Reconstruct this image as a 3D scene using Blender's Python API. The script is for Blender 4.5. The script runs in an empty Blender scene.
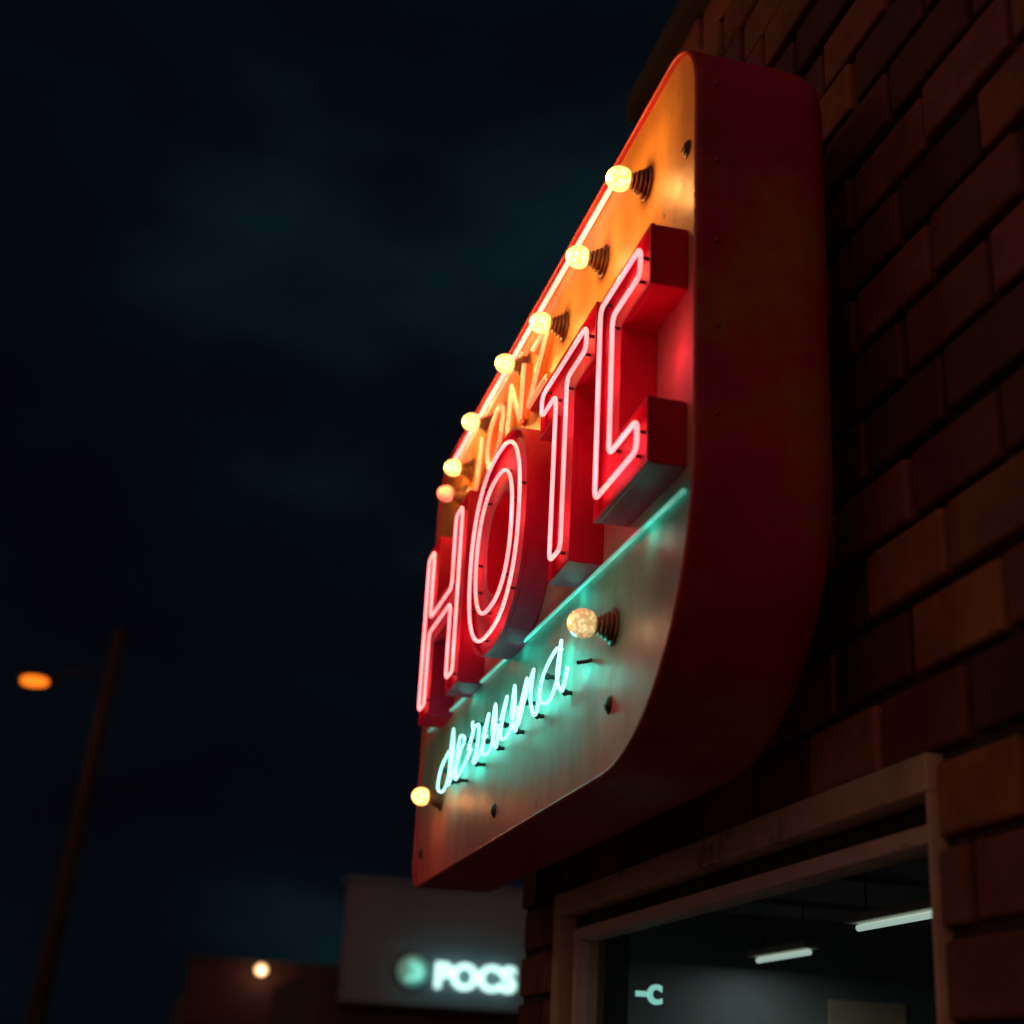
import bpy, bmesh, math, random
from mathutils import Vector, Matrix
random.seed(7)
S = bpy.context.scene
GZ = -1.6   # ground level (eye height is z=0)

# ------------------------------------------------------------------ helpers
def link(o, parent=None):
    S.collection.objects.link(o)
    if parent: o.parent = parent
    return o
def empty(name, loc=(0,0,0)):
    o = bpy.data.objects.new(name, None); o.empty_display_size = .2
    return link(o)
def mesh_obj(name, verts, faces, mat, parent=None, smooth=False, bevel=0, seg=2):
    me = bpy.data.meshes.new(name); me.from_pydata(verts, [], faces); me.update()
    bm = bmesh.new(); bm.from_mesh(me); bmesh.ops.recalc_face_normals(bm, faces=bm.faces); bm.to_mesh(me); bm.free()
    if mat: me.materials.append(mat)
    o = bpy.data.objects.new(name, me); link(o, parent)
    if smooth:
        for p in me.polygons: p.use_smooth = True
    if bevel:
        m = o.modifiers.new('b', 'BEVEL'); m.width = bevel; m.segments = seg; m.limit_method = 'ANGLE'; m.angle_limit = math.radians(40)
    return o
def box(name, lo, hi, mat, parent=None, bevel=0):
    x0,y0,z0 = lo; x1,y1,z1 = hi
    v = [(x0,y0,z0),(x1,y0,z0),(x1,y1,z0),(x0,y1,z0),(x0,y0,z1),(x1,y0,z1),(x1,y1,z1),(x0,y1,z1)]
    f = [(0,3,2,1),(4,5,6,7),(0,1,5,4),(1,2,6,5),(2,3,7,6),(3,0,4,7)]
    return mesh_obj(name, v, f, mat, parent, bevel=bevel)
def prism(name, yz, x0, x1, mat, parent=None, bevel=0):
    n = len(yz)
    v = [(x0,a,b) for a,b in yz] + [(x1,a,b) for a,b in yz]
    f = [tuple(range(n)), tuple(range(2*n-1, n-1, -1))]
    f += [(i,(i+1)%n,n+(i+1)%n,n+i) for i in range(n)]
    return mesh_obj(name, v, f, mat, parent, bevel=bevel)
def ring_prism(name, outer, inner, x0, x1, mat, parent=None, bevel=0):
    n = len(outer)
    v = [(x0,a,b) for a,b in outer]+[(x0,a,b) for a,b in inner]+[(x1,a,b) for a,b in outer]+[(x1,a,b) for a,b in inner]
    f=[]
    for i in range(n):
        j=(i+1)%n
        f += [(i,j,n+j,n+i),(2*n+i,2*n+j,3*n+j,3*n+i),(i,j,2*n+j,2*n+i),(n+i,n+j,3*n+j,3*n+i)]
    return mesh_obj(name, v, f, mat, parent, bevel=bevel)
def tube(name, pts, r, mat, parent=None, closed=False, res=4):
    cu = bpy.data.curves.new(name,'CURVE'); cu.dimensions='3D'; cu.bevel_depth=r; cu.bevel_resolution=res; cu.use_fill_caps=True
    sp = cu.splines.new('POLY'); sp.points.add(len(pts)-1)
    for p,q in zip(sp.points, pts): p.co=(q[0],q[1],q[2],1)
    sp.use_cyclic_u = closed; sp.use_smooth=True
    cu.materials.append(mat)
    o = bpy.data.objects.new(name, cu); return link(o,parent)
def catmull(P, n=8):
    out=[]
    Q=[P[0]]+list(P)+[P[-1]]
    for i in range(1,len(Q)-2):
        p0,p1,p2,p3=[Vector(q) for q in Q[i-1:i+3]]
        for k in range(n):
            t=k/n
            out.append(tuple(.5*((2*p1)+(-p0+p2)*t+(2*p0-5*p1+4*p2-p3)*t*t+(-p0+3*p1-3*p2+p3)*t**3)))
    out.append(tuple(P[-1])); return out
def inset(poly, d):
    n=len(poly); area=sum(poly[i][0]*poly[(i+1)%n][1]-poly[(i+1)%n][0]*poly[i][1] for i in range(n))
    s = 1 if area>0 else -1
    out=[]
    for i in range(n):
        a=Vector(poly[i-1]);b=Vector(poly[i]);c=Vector(poly[(i+1)%n])
        e1=(b-a).normalized(); e2=(c-b).normalized()
        n1=Vector((-e1.y,e1.x))*s; n2=Vector((-e2.y,e2.x))*s
        m=(n1+n2); m=m/max(.3,m.length_squared)*2
        out.append(tuple(b+m*d))
    return out
def fillet(poly, r, n=5, closed=True):
    out=[]; N=len(poly)
    for i in range(N):
        if not closed and i in (0,N-1): out.append(tuple(poly[i])); continue
        a=Vector(poly[i-1]);b=Vector(poly[i]);c=Vector(poly[(i+1)%N])
        rr=min(r,(a-b).length*.45,(c-b).length*.45)
        p=b+(a-b).normalized()*rr; q=b+(c-b).normalized()*rr
        for k in range(n+1):
            t=k/n; out.append(tuple((1-t)**2*p+2*t*(1-t)*b+t*t*q))
    return out
def lathe_x(name, prof, cy, cz, mat, parent=None, n=28):
    """profile of (x, radius) revolved about an axis along X"""
    v=[];f=[]
    for x,r in prof:
        for k in range(n):
            a=2*math.pi*k/n; v.append((x,cy+r*math.cos(a),cz+r*math.sin(a)))
    for i in range(len(prof)-1):
        for k in range(n):
            j=(k+1)%n; f.append((i*n+k,i*n+j,(i+1)*n+j,(i+1)*n+k))
    f.append(tuple(range(n))); f.append(tuple(range((len(prof)-1)*n,len(prof)*n)))
    return mesh_obj(name,v,f,mat,parent,smooth=True)

# ------------------------------------------------------------------ materials
def newmat(name):
    m=bpy.data.materials.new(name); m.use_nodes=True
    nt=m.node_tree; return m,nt,nt.nodes,nt.links,nt.nodes['Principled BSDF']
def ramp(N, stops):
    r=N.new('ShaderNodeValToRGB'); el=r.color_ramp.elements
    while len(el)<len(stops): el.new(.5)
    for e,(p,c) in zip(el,stops): e.position=p; e.color=(*c,1)
    return r
def coords(N,L,scale=(1,1,1)):
    t=N.new('ShaderNodeTexCoord'); m=N.new('ShaderNodeMapping'); m.inputs['Scale'].default_value=scale
    L.new(t.outputs['Object'],m.inputs['Vector']); return m.outputs['Vector']
def noise(N,L,vec,scale,detail=6,rough=.6):
    n=N.new('ShaderNodeTexNoise'); n.inputs['Scale'].default_value=scale; n.inputs['Detail'].default_value=detail; n.inputs['Roughness'].default_value=rough
    if vec: L.new(vec,n.inputs['Vector'])
    return n.outputs['Fac']
def mix(N,L,fac,a,b,mode='MIX'):
    m=N.new('ShaderNodeMix'); m.data_type='RGBA'; m.blend_type=mode
    for s,v in ((m.inputs[0],fac),(m.inputs[6],a),(m.inputs[7],b)):
        if hasattr(v,'links'): L.new(v,s)
        elif isinstance(v,(int,float)): s.default_value=v
        else: s.default_value=(*v,1)
    return m.outputs[2]
def bump(N,L,P,h,strength=.3,dist=.01):
    b=N.new('ShaderNodeBump'); b.inputs['Strength'].default_value=strength; b.inputs['Distance'].default_value=dist
    L.new(h,b.inputs['Height']); L.new(b.outputs[0],P.inputs['Normal'])
def worn(name, c1, c2, rough=.5, scale=6, metal=0, rust=None, bumps=.2, rustpos=(.6,.68), spec=.5):
    m,nt,N,L,P=newmat(name); v=coords(N,L)
    f=noise(N,L,v,scale); r=ramp(N,[(.3,c1),(.7,c2)]); L.new(f,r.inputs[0]); col=r.outputs[0]
    if rust:
        f2=noise(N,L,v,scale*.55,9,.7); r2=ramp(N,[(rustpos[0],(0,0,0)),(rustpos[1],(1,1,1))]); L.new(f2,r2.inputs[0])
        col=mix(N,L,r2.outputs[0],col,rust)
    L.new(col,P.inputs['Base Color']); P.inputs['Metallic'].default_value=metal
    P.inputs['Specular IOR Level'].default_value=spec
    mr=N.new('ShaderNodeMapRange'); mr.inputs[3].default_value=rough-.12; mr.inputs[4].default_value=rough+.18
    L.new(noise(N,L,v,scale*3),mr.inputs[0]); L.new(mr.outputs[0],P.inputs['Roughness'])
    if bumps: bump(N,L,P,noise(N,L,v,scale*9,8),bumps,.004)
    return m
def emit(name, col, strength, var=0, base=(.8,.8,.8)):
    m,nt,N,L,P=newmat(name); P.inputs['Base Color'].default_value=(*base,1); P.inputs['Roughness'].default_value=.15
    P.inputs['Emission Color'].default_value=(*col,1); P.inputs['Emission Strength'].default_value=strength
    if var:
        f=noise(N,L,coords(N,L),7,3); mr=N.new('ShaderNodeMapRange'); mr.inputs[1].default_value=.3; mr.inputs[2].default_value=.7
        mr.inputs[3].default_value=strength*(1-var); mr.inputs[4].default_value=strength*(1+var)
        L.new(f,mr.inputs[0]); L.new(mr.outputs[0],P.inputs['Emission Strength'])
    return m

# enamel face: bulb and neon glow painted into orange, rose, mint, coral bands; grime
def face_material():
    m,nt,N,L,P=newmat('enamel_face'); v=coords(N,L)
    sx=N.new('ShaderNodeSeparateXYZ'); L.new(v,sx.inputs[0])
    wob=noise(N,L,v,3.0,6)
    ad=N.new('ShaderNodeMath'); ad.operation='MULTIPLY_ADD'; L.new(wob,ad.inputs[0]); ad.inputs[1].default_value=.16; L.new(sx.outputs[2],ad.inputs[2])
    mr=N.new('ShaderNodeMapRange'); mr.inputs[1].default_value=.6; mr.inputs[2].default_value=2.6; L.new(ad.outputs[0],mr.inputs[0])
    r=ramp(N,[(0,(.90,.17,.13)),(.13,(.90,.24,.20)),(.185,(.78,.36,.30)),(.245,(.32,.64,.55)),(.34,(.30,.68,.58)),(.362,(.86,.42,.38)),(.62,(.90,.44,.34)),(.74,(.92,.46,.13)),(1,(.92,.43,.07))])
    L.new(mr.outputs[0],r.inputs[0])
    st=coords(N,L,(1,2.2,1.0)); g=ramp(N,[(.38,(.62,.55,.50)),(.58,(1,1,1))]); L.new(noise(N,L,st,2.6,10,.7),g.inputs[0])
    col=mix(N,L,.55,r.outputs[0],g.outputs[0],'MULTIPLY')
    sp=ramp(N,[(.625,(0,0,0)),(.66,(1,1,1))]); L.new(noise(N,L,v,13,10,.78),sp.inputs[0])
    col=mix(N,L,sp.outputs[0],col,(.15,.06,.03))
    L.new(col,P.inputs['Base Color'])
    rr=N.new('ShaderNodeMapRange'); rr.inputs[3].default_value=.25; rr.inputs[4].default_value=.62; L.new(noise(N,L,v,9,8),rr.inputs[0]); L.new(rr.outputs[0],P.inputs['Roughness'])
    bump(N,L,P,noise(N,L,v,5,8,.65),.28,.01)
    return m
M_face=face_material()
M_side=worn('red_painted_steel',(.50,.010,.040),(.26,.006,.022),.42,2.2,rust=(.36,.12,.04),rustpos=(.535,.64),bumps=.3)
M_rim=worn('red_rim_paint',(.70,.12,.09),(.5,.07,.05),.3,8,rust=(.3,.12,.05))
M_letter=worn('red_letter_enamel',(.52,.008,.045),(.34,.006,.030),.46,5,rust=(.12,.015,.015),rustpos=(.66,.71),spec=.16)
M_black=worn('black_metal',(.02,.018,.016),(.05,.04,.035),.45,20)
M_screw=worn('rusty_screw',(.14,.09,.06),(.05,.03,.02),.5,40,metal=.6)
M_socket=worn('brassy_socket',(.36,.20,.10),(.12,.07,.045),.4,40,metal=.5)
M_redneon=emit('red_neon',(1,.18,.18),2.9,.22)
M_orneon=emit('orange_neon',(1,.22,.09),1.1,.3)
M_cyneon=emit('aqua_neon',(.36,1,.90),1.6,.15)
M_tealdim=emit('teal_neon_dim',(.12,.85,.66),.34,.45)

def bulb_material(name, c_lo, c_hi, s):
    m,nt,N,L,P=newmat(name); v=coords(N,L)
    vo=N.new('ShaderNodeTexVoronoi'); vo.inputs['Scale'].default_value=95; L.new(v,vo.inputs['Vector'])
    r=ramp(N,[(.0,c_hi),(.65,c_lo)]); L.new(vo.outputs['Distance'],r.inputs[0])
    L.new(r.outputs[0],P.inputs['Emission Color'])
    lw=N.new('ShaderNodeLayerWeight'); lw.inputs[0].default_value=.35
    mr=N.new('ShaderNodeMapRange'); mr.inputs[3].default_value=s*1.6; mr.inputs[4].default_value=s*.3; L.new(lw.outputs['Facing'],mr.inputs[0]); L.new(mr.outputs[0],P.inputs['Emission Strength'])
    P.inputs['Base Color'].default_value=(.6,.40,.20,1); P.inputs['Roughness'].default_value=.08
    bump(N,L,P,vo.outputs['Distance'],.6,.004)
    return m
M_bulb=bulb_material('warm_bulb_glass',(.90,.30,.05),(1,.64,.24),3.4)
M_bulb2=bulb_material('pale_bulb_glass',(.42,.27,.09),(1,.82,.45),.9)
M_bulbr=bulb_material('red_bulb_glass',(.8,.08,.05),(1,.30,.22),1.3)

# ------------------------------------------------------------------ hotel sign
sign=empty('hotel_sign')
FX=1.0; BX=1.322
Y0,Y1,Z0=2.655,5.70,.672
ZN,ZF=2.358,2.395     # the head of the cabinet rises slightly toward the far end
def corner(cy,cz,r,a0,a1,n=18):
    return [(cy+r*math.cos(math.radians(a0+(a1-a0)*k/n)),cz+r*math.sin(math.radians(a0+(a1-a0)*k/n))) for k in range(n+1)]
def outline(d=0):
    rb,rt,ft,fb=.60-d,.19-d,.20-d,.13-d
    y0,y1,z0=Y0+d,Y1-d,Z0+d
    p=corner(y0+rb,z0+rb,rb,180,270,28)+corner(y1-fb,z0+fb,fb,270,360)+corner(y1-ft,ZF-d-ft,ft,0,90)+corner(y0+rt,ZN-d-rt,rt,90,180)
    return p
secs=[(FX,.010),(FX-.012,.010),(FX-.012,.0),(FX+.004,-.002),(FX+.012,.0),(FX+.22,.0),(FX+.27,.006),(BX-.018,.020),(BX,.05)]
v=[];f=[];n=len(outline())
for x,d in secs: v+=[(x,a,b) for a,b in outline(d)]
for i in range(len(secs)-1):
    for k in range(n):
        j=(k+1)%n; f.append((i*n+k,i*n+j,(i+1)*n+j,(i+1)*n+k))
f.append(tuple(range((len(secs)-1)*n,len(secs)*n)))
cab=mesh_obj('cabinet',v,f,M_side,sign,smooth=True)
m=cab.modifiers.new('e','EDGE_SPLIT'); m.split_angle=math.radians(40)
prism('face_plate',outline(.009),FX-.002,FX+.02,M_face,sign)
tube('rim_trim',[(FX-.012,a,b) for a,b in outline(.004)],.0048,M_rim,sign,closed=True,res=3)
for k in range(5):
    z=1.34+k*.21
    o=lathe_x('flank_rivet',[(-.004,.002),(-.003,.006),(0,.008)],0,0,M_side,sign,12)
    o.rotation_euler=(0,0,math.radians(90)); o.location=(FX+.035,Y0-.0002,z)
for y in (3.4,5.2):
    for z in (1.05,2.15):
        box('wall_bracket',(BX-.004,y-.03,z-.03),(1.452,y+.03,z+.03),M_black,sign,.004)
        box('bracket_plate',(1.430,y-.07,z-.07),(1.440,y+.07,z+.07),M_black,sign,.003)

# channel letters
LX=.918
def letter(name,yl,z0,poly,ins):
    P=[(yl-u,z0+w) for u,w in poly]
    prism(name+'_channel',P,LX,FX-.0025,M_letter,sign,bevel=.004)
    ring_prism(name+'_lip',P,inset(P,.007),LX-.010,LX+.0005,M_letter,sign)
    q=fillet(inset(P,ins),.028)
    tube(name+'_neon',[(LX-.020,a,b) for a,b in q],.0057,M_redneon,sign,closed=True)
    for i in range(0,len(q),max(1,len(q)//7)):
        a,b=q[i]; tube(name+'_standoff',[(LX-.016,a,b),(LX+.002,a,b)],.0045,M_black,sign)
    return P
h=.685
H=[(0,0),(.20,0),(.20,.27),(.50,.27),(.50,0),(.70,0),(.70,h),(.50,h),(.50,.42),(.20,.42),(.20,h),(0,h)]
letter('letter_H',5.36,1.230,H,.046)
h=.635
T=[(.155,0),(.355,0),(.355,.475),(.53,.475),(.53,h),(0,h),(0,.475),(.155,.475)]
letter('letter_T',3.68,1.213,T,.047)
E=[(0,0),(.39,0),(.39,.155),(.185,.155),(.185,.43),(.39,.43),(.39,.585),(0,.585)]
letter('letter_E',3.120,1.240,E,.041)
def sup(cy,cz,ry,rz,e=2.4,n=64):
    o=[]
    for k in range(n):
        a=2*math.pi*k/n; c,s=math.cos(a),math.sin(a)
        o.append((cy+ry*math.copysign(abs(c)**(2/e),c),cz+rz*math.copysign(abs(s)**(2/e),s)))
    return o
oc=(4.175,1.552)
ring_prism('letter_O_channel',sup(*oc,.37,.34),sup(*oc,.165,.155),LX,FX-.0025,M_letter,sign,bevel=.004)
ring_prism('letter_O_lip',sup(*oc,.37,.34),sup(*oc,.363,.333),LX-.010,LX+.0005,M_letter,sign)
for nm,ry,rz in (('outer',.325,.295),('inner',.235,.212)):
    q=sup(*oc,ry,rz); tube('letter_O_neon_'+nm,[(LX-.020,a,b) for a,b in q],.0057,M_redneon,sign,closed=True)
    for i in range(0,64,10): a,b=q[i]; tube('letter_O_standoff',[(LX-.016,a,b),(LX+.002,a,b)],.0045,M_black,sign)

tube('teal_line_neon',[(.990,2.73,1.185),(.990,5.58,1.265)],.0060,M_tealdim,sign)
tube('top_line_neon',fillet([(.982,3.30,2.296),(.982,5.44,2.332)],.02,closed=False),.0080,M_redneon,sign)
tube('top_line_neon_lower',[(.985,4.3,2.28),(.985,5.42,2.298)],.006,M_orneon,sign)
def word(strokes,yl,zb,w,hh,x,r,mat,name,slant=.1,smooth=0):
    for s in strokes:
        pts=[(x,yl-(u*w+slant*vv*hh),zb+vv*hh) for u,vv in s]
        pts=catmull(pts,smooth) if smooth else fillet(pts,.02,4,closed=False)
        tube(name,pts,r,mat,sign)
Jl=[[(.1,.25),(.2,.05),(.45,0),(.65,.2),(.68,1)]]
Ol=[[(.45,1),(.12,.8),(.05,.4),(.25,.03),(.55,.03),(.8,.3),(.82,.75),(.6,1),(.42,1)]]
Nl=[[(.1,0),(.1,1)],[(.1,1),(.75,0)],[(.75,0),(.75,1)]]
Zl=[[(.05,1),(.8,1)],[(.8,1),(.05,0)],[(.05,0),(.85,0)]]
M_wordpaint=worn('orange_word_paint',(.80,.28,.09),(.62,.18,.06),.4,8)
for i,(Ls,sm) in enumerate(((Jl,8),(Ol,8),(Nl,0),(Zl,0))):
    yl=5.03-i*.30
    word(Ls,yl,2.0,.27,.19,.978,.0115,M_orneon,'top_word_neon',.12,sm)
    word(Ls,yl,2.0,.27,.19,.994,.020,M_wordpaint,'top_word_backing',.12,sm)

# cursive lower word
xh=.130; cw=.240
dl=[(.80,.85),(.5,1.0),(.15,.65),(.12,.15),(.38,0),(.68,.35),(.86,1.0),(.92,1.45),(.84,.9),(.80,.15),(.95,0),(1.12,.25)]
cl=[(.12,.25),(.35,.7),(.75,.88),(.5,1.02),(.2,.65),(.18,.15),(.45,-.02),(.85,.15),(1.12,.5)]
rl=[(.12,.5),(.25,1.0),(.30,1.12),(.42,.92),(.62,.93),(.58,.4),(.62,.02),(.85,.05),(1.12,.5)]
ul=[(.12,.5),(.26,1.0),(.22,.4),(.30,.02),(.52,.03),(.72,.45),(.82,1.0),(.76,.4),(.80,.04),(.95,.03),(1.12,.4)]
nl=[(.12,.4),(.24,.98),(.22,.5),(.18,0),(.30,.6),(.55,1.0),(.70,.85),(.66,.35),(.70,.03),(.9,.0),(1.12,.35)]
al=[(.85,.85),(.5,1.0),(.15,.65),(.12,.15),(.38,0),(.68,.35),(.88,1.0),(.80,.3),(.86,.03),(1.0,.05),(1.25,.30)]
offs=0; sx=.963
yl=5.17
for i,(Ls,adv) in enumerate(((dl,1),(cl,.92),(rl,.88),(ul,1),(ul,1.0),(nl,1),(al,1.1))):
    pts=[(sx+.006*math.sin(k*1.7),yl-offs-(u*cw+.12*vv*xh),.946+vv*xh) for k,(u,vv) in enumerate(Ls)]
    tube('script_neon',catmull(pts,7),.0048,M_cyneon,sign)
    for k in (2,len(pts)-3):
        p=pts[k]; lathe_x('script_clip',[(p[0]+.004,.006),(p[0]+.010,.010),(p[0]+.02,.006),(FX-.003,.006)],p[1],p[2]-.004,M_black,sign,10)
    offs+=adv*cw
tube('script_lead_wire',catmull([(.967,3.42,.985),(.985,3.40,.985),(.997,3.40,.99)],6),.0050,M_black,sign)

# bulbs
def bulb(y,z,mat=M_bulb,r=.033,p=.058,power=1.9,col=(1,.44,.11)):
    prof=[(FX-.003,.046),(FX-.006,.046),(FX-.009,.040),(FX-.012,.030)]
    x=FX-.012
    for rr in (.037,.032,.026,.021):
        prof+=[(x,rr-.010),(x-.003,rr),(x-.006,rr-.001),(x-.009,rr-.011)]; x-=.010
    prof+=[(x-.004,.014)]
    lathe_x('bulb_socket',prof,y,z,M_socket,sign)
    cx=FX-p-r*.55
    g=[(x+.002,.013),(x-.004,.0135)]
    for k in range(1,15):
        a=math.radians(28+(180-28)*k/14); g.append((cx+r*1.08*math.cos(a),max(.0004,r*math.sin(a))))
    g=[q for q in g if q[0]<=x+.003]
    lathe_x('bulb_glass',g,y,z,mat,sign)
    if power:
        l=bpy.data.lights.new('bulb_light','POINT'); l.energy=power; l.color=col; l.shadow_soft_size=.02
        o=bpy.data.objects.new('bulb_light',l); o.location=(cx-r*1.08-.034,y,z); link(o,sign)
for y,z in ((3.035,2.140),(3.40,2.122),(3.795,2.122),(4.26,2.210),(4.78,2.225),(5.08,2.165)): bulb(y,z,power=2.3)
bulb(5.20,2.105,M_bulbr,power=.35,col=(1,.15,.08))
bulb(3.225,1.026,M_bulb2,r=.036,power=.28,col=(1,.60,.32))
bulb(5.27,.955,M_bulb,r=.033,power=.45,col=(1,.36,.14))
def screw(y,z,r=.02):
    lathe_x('face_screw',[(FX-.0025,r*1.25),(FX-.005,r*1.2),(FX-.005,r),(FX-.010,r*.8),(FX-.012,r*.3)],y,z,M_screw,sign,18)
    box('screw_slot',(FX-.0128,y-r*.7,z-.002),(FX-.0105,y+r*.7,z+.002),M_black,sign)
for y,z in ((2.745,2.050),(3.243,.841),(4.394,.775),(5.60,.80),(5.56,2.24)): screw(y,z,.018)

# light given off by the neon tubes (small lamps strung along the tubes)
def glow(y,z,x,e,c,r=.03):
    l=bpy.data.lights.new('neon_light','POINT'); l.energy=e; l.color=c; l.shadow_soft_size=r
    o=bpy.data.objects.new('neon_light',l); o.location=(x,y,z); link(o,sign)
RED=(1,.05,.09); TEAL=(.04,1,.74)
for y,z in ((5.26,1.38),(5.26,1.75),(4.76,1.38),(4.76,1.75),(4.43,1.55),(3.92,1.55),(4.17,1.82),(4.17,1.29),(3.43,1.35),(3.43,1.62),(3.60,1.78),(3.23,1.78),(3.03,1.33),(3.03,1.58),(2.84,1.32),(2.86,1.76)):
    glow(y,z,LX-.058,.50,RED)
for y,z in ((3.60,1.5),(3.19,1.5),(4.60,1.4),(4.175,1.55)): glow(y,z,.955,.22,RED)
glow(2.78,1.53,.93,.30,RED,.05)
for y in (3.6,4.2,4.8,5.35): glow(y,2.315,.955,.24,(1,.10,.06))
for y in (4.1,4.6,5.0): glow(y,2.08,.94,.30,(1,.24,.06))
for y in (3.60,3.95,4.3,4.65,5.0): glow(y,1.01,.925,.62,TEAL)
for y in (2.95,3.5,4.1,4.8): glow(y,1.16+(y-2.8)*.028,.974,.05,TEAL)

# ------------------------------------------------------------------ brick building
bld=empty('brick_building')
def brick_material():
    m,nt,N,L,P=newmat('old_brick'); v=coords(N,L)
    at=N.new('ShaderNodeAttribute'); at.attribute_name='Col'
    g=ramp(N,[(.35,(.40,.36,.34)),(.65,(1,1,1))]); L.new(noise(N,L,v,4,9,.7),g.inputs[0])
    col=mix(N,L,.85,at.outputs['Color'],g.outputs[0],'MULTIPLY')
    L.new(col,P.inputs['Base Color']); P.inputs['Roughness'].default_value=.75
    bump(N,L,P,noise(N,L,v,22,9,.7),.7,.012)
    return m
M_brick=brick_material()
M_mortar=worn('mortar',(.025,.018,.017),(.045,.032,.030),.9,12,bumps=.6)
WX=1.45; WY0,WY1=-3.0,5.81; WIN=(2.570,5.27,-.62,.645)
cols=[(.34,.10,.055),(.25,.07,.04),(.42,.15,.065),(.16,.045,.035),(.29,.08,.05),(.11,.035,.03),(.44,.17,.075),(.22,.06,.045)]
def bricks(name,segs_for_z,z_lo,z_hi,place):
    BH,BL,J=.166,.350,.024
    verts=[];faces=[];fc=[]
    z=z_lo;row=0
    while z<z_hi-.02:
        top=min(z+BH-J,z_hi)
        segs=segs_for_z(z,top)
        off=(row%2)*BL*.5+random.uniform(-.025,.025)
        for (a,b) in segs:
            y=a-((a+off)%BL)
            while y<b:
                s,e=max(a,y+J/2+random.uniform(-.003,.003)),min(b,y+BL-J/2+random.uniform(-.003,.003))
                if e-s>.03:
                    d=random.uniform(-.008,.008); dz=random.uniform(-.003,.003)
                    i=len(verts); verts+=place(s,e,z+dz,top+dz,d)
                    faces+=[(i,i+3,i+2,i+1),(i+4,i+5,i+6,i+7),(i,i+1,i+5,i+4),(i+1,i+2,i+6,i+5),(i+2,i+3,i+7,i+6),(i+3,i,i+4,i+7)]
                    c=random.choice(cols); k=random.uniform(.6,1.15); fc.append((c[0]*k,c[1]*k,c[2]*k))
                y+=BL
        z+=BH; row+=1
    me=bpy.data.meshes.new(name); me.from_pydata(verts,[],faces)
    ca=me.color_attributes.new('Col','FLOAT_COLOR','CORNER')
    for pi,p in enumerate(me.polygons):
        for li in p.loop_indices: ca.data[li].color=(*fc[pi//6],1)
    bm=bmesh.new(); bm.from_mesh(me); bmesh.ops.recalc_face_normals(bm,faces=bm.faces); bm.to_mesh(me); bm.free()
    me.materials.append(M_brick); o=bpy.data.objects.new(name,me); link(o,bld)
    b=o.modifiers.new('b','BEVEL'); b.width=.009; b.segments=2
    return o
def segs(z0,z1):
    hi = WY1 if z0<3.1 else 4.49
    a=WY0
    if z1>WIN[2] and z0<WIN[3]-.004: return [(a,WIN[0]),(WIN[1],hi)]
    return [(a,hi)]
def pl(s,e,z0,z1,d):
    x0,x1=WX+d,WX+.05
    return [(x0,s,z0),(x1,s,z0),(x1,e,z0),(x0,e,z0),(x0,s,z1),(x1,s,z1),(x1,e,z1),(x0,e,z1)]
zb=WIN[3]+.004-.166*14
bricks('front_wall_bricks',segs,zb,3.45,pl)
def pl2(s,e,z0,z1,d):
    y0,y1=WY1-.05,WY1+d
    return [(s+.003,y0,z0),(e,y0,z0),(e,y1,z0),(s+.003,y1,z0),(s+.003,y0,z1),(e,y0,z1),(e,y1,z1),(s+.003,y1,z1)]
bricks('end_wall_bricks',lambda a,b:[(WX+.052,7.0)],zb,3.1,pl2)
w0=WX+.020
box('wall_core_near',(w0,WY0,GZ),(1.72,WIN[0],3.1),M_mortar,bld)
box('wall_core_far',(w0,WIN[1],GZ),(1.72,WY1-.012,3.1),M_mortar,bld)
box('wall_core_above',(w0,WIN[0]+.0005,WIN[3]),(1.72,WIN[1]-.0005,3.1),M_mortar,bld)
box('wall_core_below',(w0,WIN[0]+.0005,GZ),(1.72,WIN[1]-.0005,WIN[2]),M_mortar,bld)
box('parapet_core',(w0,WY0,3.1005),(1.72,4.48,3.45),M_mortar,bld)
M_coping=worn('dark_coping',(.05,.035,.03),(.025,.02,.018),.8,8)
box('coping',(WX-.06,WY0,3.452),(1.78,4.52,3.545),M_coping,bld,.008)
box('coping_lower',(WX-.05,4.53,3.205),(1.78,WY1+.05,3.28),M_coping,bld,.008)
box('end_wall_core',(1.721,WY1-.25,GZ),(7.0,WY1-.012,3.1),M_mortar,bld)
box('roof',(1.7205,WY0,2.9),(7.0,WY1-.26,3.05),M_coping,bld)
box('back_wall',(7.0,WY0,GZ),(7.2,WY1,3.1),M_mortar,bld)
box('near_wall',(1.7205,WY0,GZ),(7.0,WY0+.2,2.89),M_mortar,bld)
M_frame=worn('cream_window_paint',(.62,.50,.36),(.44,.34,.24),.55,7,rust=(.16,.10,.06),rustpos=(.58,.68))
M_frame2=worn('pale_sash_paint',(.74,.66,.54),(.58,.50,.40),.5,8,rust=(.20,.13,.09),rustpos=(.62,.70))
M_dark=worn('dark_gasket',(.02,.018,.016),(.035,.03,.026),.6,10)
def frame(name,y0,y1,z0,z1,t,x0,x1,mat,bev=.004,tn=None):
    tn=tn or t
    box(name+'_head',(x0,y0,z1-t),(x1,y1,z1),mat,bld,bev)
    box(name+'_sill',(x0,y0,z0),(x1,y1,z0+t),mat,bld,bev)
    box(name+'_jamb_near',(x0+.001,y0,z0+t+.0005),(x1,y0+tn,z1-t-.0005),mat,bld,min(bev,tn*.3))
    box(name+'_jamb_far',(x0+.001,y1-t,z0+t+.0005),(x1,y1,z1-t-.0005),mat,bld,bev)
a,b,c,d=WIN
frame('casing',a+.002,b-.002,c+.002,d-.002,.075,WX-.018,1.53,M_frame,tn=.010)
frame('reveal',a+.0125,b-.078,c+.078,d-.078,.045,WX+.045,1.56,M_dark,.002,tn=.008)
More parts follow.
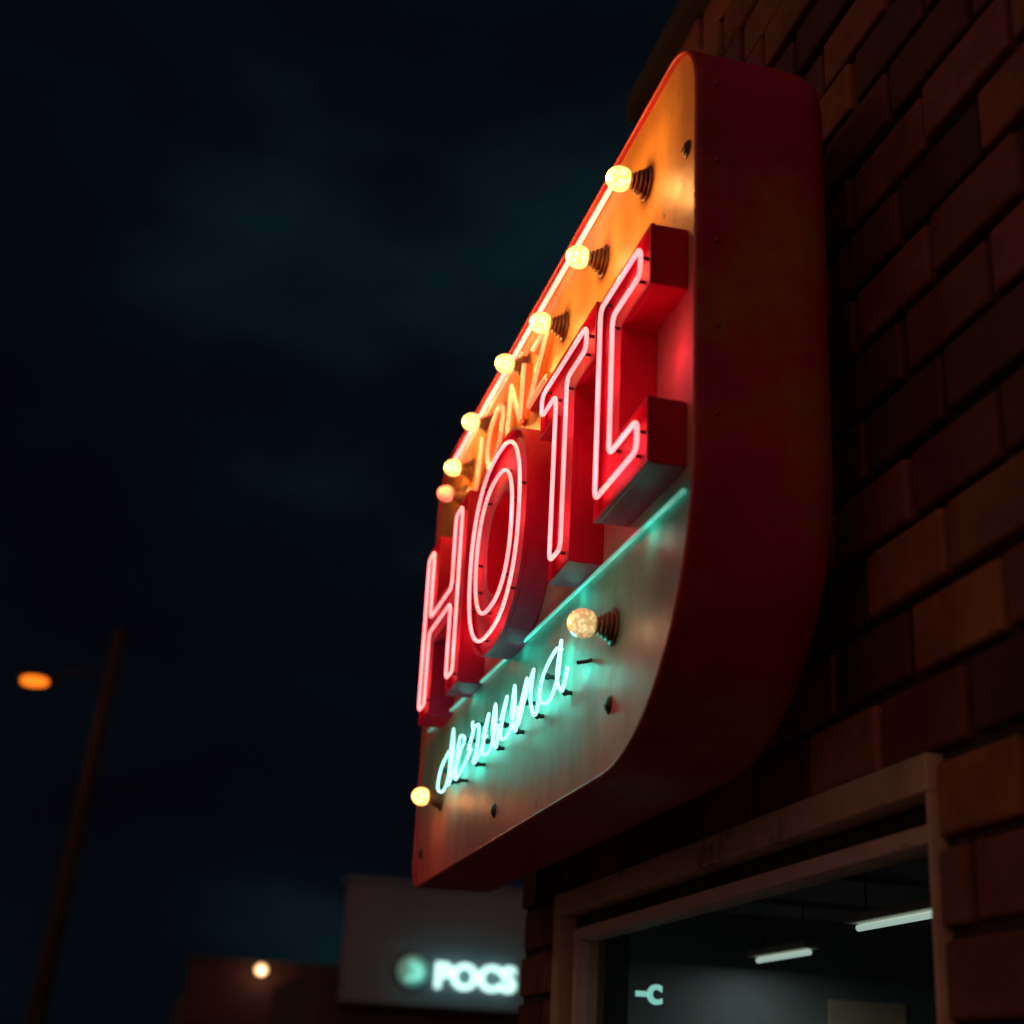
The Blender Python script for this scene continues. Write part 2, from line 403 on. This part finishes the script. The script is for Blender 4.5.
frame('sash',a+.021,b-.124,c+.124,d-.124,.038,WX+.025,1.555,M_frame2,tn=.012)
box('sill_ledge',(WX-.07,a-.05,c-.06),(WX+.008,b+.05,c-.002),M_frame,bld,.008)
gm=bpy.data.materials.new('window_glass'); gm.use_nodes=True; N=gm.node_tree.nodes; L=gm.node_tree.links; N.clear()
out=N.new('ShaderNodeOutputMaterial'); mx=N.new('ShaderNodeMixShader'); tr=N.new('ShaderNodeBsdfTransparent'); gl=N.new('ShaderNodeBsdfGlossy')
tr.inputs[0].default_value=(.80,.86,.86,1); gl.inputs['Roughness'].default_value=.04
lw=N.new('ShaderNodeLayerWeight'); lw.inputs[0].default_value=.5; pw=N.new('ShaderNodeMath'); pw.operation='POWER'; pw.inputs[1].default_value=4; L.new(lw.outputs['Facing'],pw.inputs[0])
ma=N.new('ShaderNodeMath'); ma.operation='MULTIPLY_ADD'; ma.inputs[1].default_value=.9; ma.inputs[2].default_value=.04; L.new(pw.outputs[0],ma.inputs[0])
L.new(ma.outputs[0],mx.inputs[0]); L.new(tr.outputs[0],mx.inputs[1]); L.new(gl.outputs[0],mx.inputs[2]); L.new(mx.outputs[0],out.inputs[0])
mesh_obj('window_glass',[(1.52,a+.03,c+.15),(1.52,b-.15,c+.15),(1.52,b-.15,d-.15),(1.52,a+.03,d-.15)],[(0,1,2,3)],gm,bld)
# interior
M_in=worn('interior_plaster',(.24,.26,.27),(.17,.19,.20),.8,1.5)
M_ceil=worn('interior_ceiling',(.30,.31,.31),(.22,.23,.23),.8,3)
box('interior_ceiling',(1.722,0.5,.66),(5.0,5.50,.72),M_ceil,bld)
for yy in (2.2,2.9,3.6,4.3,5.0): box('ceiling_batten',(1.725,yy-.02,.640),(4.98,yy+.02,.6595),M_ceil,bld)
box('interior_end_wall',(1.722,5.505,GZ),(5.0,5.555,.72),M_in,bld)
box('interior_back_wall',(5.001,.5,GZ),(5.05,5.555,.72),M_in,bld)
box('interior_near_wall',(1.722,.44,GZ),(5.0,.498,.72),M_in,bld)
box('interior_floor',(1.722,.5,GZ+.01),(5.0,5.50,GZ+.05),M_in,bld)
M_fluo=emit('fluorescent_tube',(.80,1,.88),.58)
for x,y0,y1 in ((2.04,3.60,4.10),(2.25,4.90,5.35)):
    box('tube_light_housing',(x-.035,y0-.03,.492),(x+.035,y1+.03,.515),M_frame2,bld,.004)
    tube('tube_light',[(x,y0,.480),(x,y1,.480)],.010,M_fluo,bld)
    for yy in (y0+.05,y1-.05): tube('tube_light_hanger',[(x,yy,.51),(x,yy,.645)],.003,M_black,bld)
    l=bpy.data.lights.new('tube_lamp','AREA'); l.shape='RECTANGLE'; l.size=.03; l.size_y=.45; l.energy=1.0; l.color=(.85,1,.92); o=bpy.data.objects.new('tube_lamp',l); o.location=(x,(y0+y1)/2,.465); link(o,bld)
M_paper=worn('poster_paper',(.70,.54,.36),(.56,.43,.29),.8,5)
box('poster',(2.60,5.492,-.1),(2.92,5.503,.37),M_paper,bld)
box('poster_photo',(2.64,5.488,.02),(2.88,5.4915,.22),M_dark,bld)
box('shelf',(2.2,5.25,-.15),(3.6,5.49,-.11),M_frame,bld,.003)
for i in range(9):
    x=2.28+i*.14; tube('shelf_bottle',[(x,5.37,-.109),(x,5.37,.0+.03*(i%3)),(x,5.37,.05+.03*(i%3))],.025,M_dark if i%2 else M_frame2,bld)
M_txt=emit('lit_aqua_letters',(.40,1,.85),.8)
def text(name,s,x,y,z,size,mat,parent,ext=.01,off=0.0):
    cu=bpy.data.curves.new(name,'FONT'); cu.body=s; cu.size=size; cu.extrude=ext; cu.offset=off; cu.materials.append(mat)
    o=bpy.data.objects.new(name,cu); o.rotation_euler=(math.radians(90),0,0); o.location=(x,y,z); return link(o,parent)
text('reflection_letters','-c',1.690,5.1,.290,.13,M_txt,bld,.006,.003)  # lit letters added inside, standing in for the shop sign's reflection

# ------------------------------------------------------------------ shop across the side street
shop=empty('shop_building')
M_panel=worn('grey_fascia_panel',(.17,.20,.25),(.13,.155,.20),.6,.8)
M_wall2=worn('dark_render',(.06,.04,.045),(.04,.03,.035),.8,1)
M_gl2=worn('dark_shop_glass',(.012,.014,.016),(.02,.022,.025),.12,2,bumps=0)
box('walls',(3.0,25.4,GZ),(14,34,1.7),M_wall2,shop)
box('fascia_sign_panel',(3.29,24.9,1.12),(9.5,25.39,3.02),M_panel,shop,.03)
box('fascia_edge',(3.24,24.86,3.025),(9.55,25.40,3.10),M_panel,shop,.01)
for i in range(4):
    box('shop_window',(3.6+i*2.4,25.36,-1.1),(5.6+i*2.4,25.395,.8),M_gl2,shop,.01)
    box('window_mullion',(4.57+i*2.4,25.33,-1.1),(4.63+i*2.4,25.355,.8),M_panel,shop)
text('shop_letters','POCS',4.78,24.84,1.44,.55,emit('shop_letter_light',(.60,1,.88),1.5),shop,.04,.016)
text('shop_letters_more','SHOP',6.9,24.84,1.44,.55,M_txt,shop,.04,.016)
lo=lathe_x('logo_disc',[(-.04,.25),(.04,.25)],0,0,emit('logo_teal',(.05,.48,.36),.28),shop); lo.rotation_euler=(0,0,math.radians(90)); lo.location=(4.42,24.84,1.66)
tube('logo_swirl',catmull([(4.30,24.78,1.52),(4.52,24.78,1.56),(4.52,24.78,1.72),(4.36,24.78,1.80)],6),.035,emit('logo_white',(.30,1,.78),.45),shop)
for x in (4.5,5.2,5.9): 
    l=bpy.data.lights.new('letter_light','POINT'); l.energy=1.3; l.color=(.15,1,.75); l.shadow_soft_size=.1; o=bpy.data.objects.new('letter_light',l); o.location=(x,24.55,1.65); link(o,shop)

far=empty('store_building')
M_red2=worn('maroon_fascia',(.06,.018,.020),(.04,.014,.016),.7,1)
box('walls',(1.4,40,GZ),(9,50,1.9),M_wall2,far)
box('fascia',(1.36,39.7,1.0),(9.05,39.99,2.55),M_red2,far,.03)
box('parapet_cap',(1.3,39.6,2.555),(9.1,40.2,2.66),M_wall2,far,.02)
for i in range(3): box('store_window',(1.9+i*2.3,39.95,-1.2),(3.8+i*2.3,39.995,.7),M_gl2,far)
sp=lathe_x('lamp_globe',[(-.15,.03),(-.11,.10),(-.05,.135),(0,.14),(.05,.135),(.11,.10),(.15,.03)],0,0,emit('lamp_globe_light',(1,.55,.22),2.0),far); sp.location=(3.14,39.45,2.42)
tube('lamp_arm',[(3.14,39.72,2.5),(3.14,39.6,2.6),(3.14,39.45,2.58)],.02,M_black,far)
l=bpy.data.lights.new('lamp_light','POINT'); l.energy=9; l.color=(1,.5,.3); l.shadow_soft_size=.1; o=bpy.data.objects.new('lamp_light',l); o.location=(3.14,39.2,2.35); link(o,far)

# ------------------------------------------------------------------ street lamp (leaning pole with arm)
lamp=empty('street_lamp')
M_pole=worn('weathered_pole',(.04,.026,.022),(.025,.018,.016),.9,4)
def taper(name,p0,p1,r0,r1,mat,parent,n=20):
    p0=Vector(p0);p1=Vector(p1);ax=(p1-p0).normalized(); u=ax.orthogonal().normalized(); w=ax.cross(u)
    v=[];f=[]
    for p,r in ((p0,r0),(p0.lerp(p1,.5),(r0+r1)/2),(p1,r1)):
        for k in range(n):
            t=2*math.pi*k/n; v.append(tuple(p+u*r*math.cos(t)+w*r*math.sin(t)))
    for i in range(2):
        for k in range(n): j=(k+1)%n; f.append((i*n+k,i*n+j,(i+1)*n+j,(i+1)*n+k))
    f+=[tuple(range(n)),tuple(range(2*n,3*n))]
    return mesh_obj(name,v,f,mat,parent,smooth=True)
taper('pole',(-1.75,30,GZ),(-1.15,30,8.2),.19,.12,M_pole,lamp)
taper('pole_base',(-1.76,30,GZ),(-1.72,30,GZ+.9),.25,.22,M_pole,lamp)
tube('arm',catmull([(-1.22,29.95,7.1),(-1.7,29.9,7.25),(-2.1,29.85,7.15),(-2.42,29.8,6.99)],8),.028,M_black,lamp)
hd=[(-2.24,.04),(-2.30,.07),(-2.45,.11),(-2.75,.125),(-2.93,.09),(-2.97,.03)]
lathe_x('lamp_head_shell',hd,29.83,6.99,M_black,lamp)
hd2=[(-2.36,.04),(-2.42,.085),(-2.55,.11),(-2.75,.11),(-2.86,.07),(-2.88,.02)]
lathe_x('lamp_lens',hd2,29.76,6.93,emit('sodium_lens',(1,.19,.010),1.7,base=(.3,.1,.02)),lamp)
l=bpy.data.lights.new('sodium_light','POINT'); l.energy=6; l.color=(1,.35,.06); l.shadow_soft_size=.15; o=bpy.data.objects.new('sodium_light',l); o.location=(-2.7,29.8,6.4); link(o,lamp)

# ------------------------------------------------------------------ ground
M_gr=worn('dark_ground',(.05,.048,.045),(.035,.034,.032),.9,.3)
M_asph=worn('asphalt',(.05,.05,.052),(.035,.035,.037),.7,1.5,bumps=.5)
M_pave=worn('pavement_concrete',(.22,.21,.20),(.15,.145,.14),.8,1.5)
M_line=worn('road_paint',(.7,.7,.66),(.5,.5,.47),.7,3)
mesh_obj('ground',[(-900,-900,GZ-.13),(900,-900,GZ-.13),(900,900,GZ-.13),(-900,900,GZ-.13)],[(0,1,2,3)],M_gr)
mesh_obj('road',[(-11,-200,GZ-.126),(-2.6,-200,GZ-.126),(-2.6,400,GZ-.126),(-11,400,GZ-.126)],[(0,1,2,3)],M_asph)
pv=empty('pavement')
box('slab',(-2.45,-200,GZ-.2),(60,400,GZ-.001),M_pave,pv)
box('kerb',(-2.6,-200,GZ-.2),(-2.4505,400,GZ+.004),M_pave,pv,.01)
rm=empty('road_markings')
for i in range(30): mesh_obj('dash',[(-6.87,-20+i*6,GZ-.122),(-6.73,-20+i*6,GZ-.122),(-6.73,-17+i*6,GZ-.122),(-6.87,-17+i*6,GZ-.122)],[(0,1,2,3)],M_line,rm)

# ------------------------------------------------------------------ night sky
W=bpy.data.worlds.new('World'); S.world=W; W.use_nodes=True; N=W.node_tree.nodes; L=W.node_tree.links
bg=N['Background']
tc=N.new('ShaderNodeTexCoord'); mp=N.new('ShaderNodeMapping'); mp.inputs['Scale'].default_value=(1.2,1.2,2.6); mp.inputs['Location'].default_value=(.4,.2,.15); L.new(tc.outputs['Generated'],mp.inputs['Vector'])
cn=noise(N,L,mp.outputs['Vector'],2.1,5,.5)
cr=ramp(N,[(.36,(.0012,.0013,.0028)),(.54,(.0016,.0032,.0056)),(.74,(.0030,.0120,.0155))]); L.new(cn,cr.inputs[0])
sky=N.new('ShaderNodeTexSky'); sky.sky_type='NISHITA'; sky.sun_disc=False; sky.sun_elevation=math.radians(0); sky.sun_rotation=math.radians(-70)
skys=mix(N,L,1.0,sky.outputs[0],(.0002,.0003,.0004),'MULTIPLY')
c1=mix(N,L,1.0,cr.outputs[0],skys,'ADD')
dt=N.new('ShaderNodeVectorMath'); dt.operation='DOT_PRODUCT'; L.new(tc.outputs['Generated'],dt.inputs[0]); dt.inputs[1].default_value=(-.42,-.90,.08)
gr=ramp(N,[(.15,(0,0,0)),(1.0,(.30,.125,.095))]); L.new(dt.outputs['Value'],gr.inputs[0])  # unseen warm glow behind the camera, added as fill for flank and bricks
c2=mix(N,L,1.0,c1,gr.outputs[0],'ADD'); L.new(c2,bg.inputs[0]); bg.inputs[1].default_value=1.0
sl=bpy.data.lights.new('street_fill','SUN'); sl.energy=.09; sl.angle=math.radians(12); sl.color=(1,.55,.34)  # warm directional fill added for the bricks, in place of an unseen street light
so=bpy.data.objects.new('street_fill',sl); so.rotation_euler=Vector((.80,-.40,-.45)).to_track_quat('-Z','Y').to_euler(); link(so)

# ------------------------------------------------------------------ camera
cd=bpy.data.cameras.new('camera'); cam=bpy.data.objects.new('camera',cd); link(cam); S.camera=cam
cd.sensor_width=36; cd.lens=52.0; cd.clip_end=3000; cd.clip_start=.05
R=Matrix(((.9693,-.1323,-.2074),(-.2409,-.3399,-.9091),(.0498,.9311,-.3613)))
cam.matrix_world=Matrix.Translation((0,0,0))@R.to_4x4()
cd.dof.use_dof=True; cd.dof.focus_distance=4.0; cd.dof.aperture_fstop=1.7
S.view_settings.view_transform='Standard'; S.view_settings.look='None'; S.view_settings.exposure=0
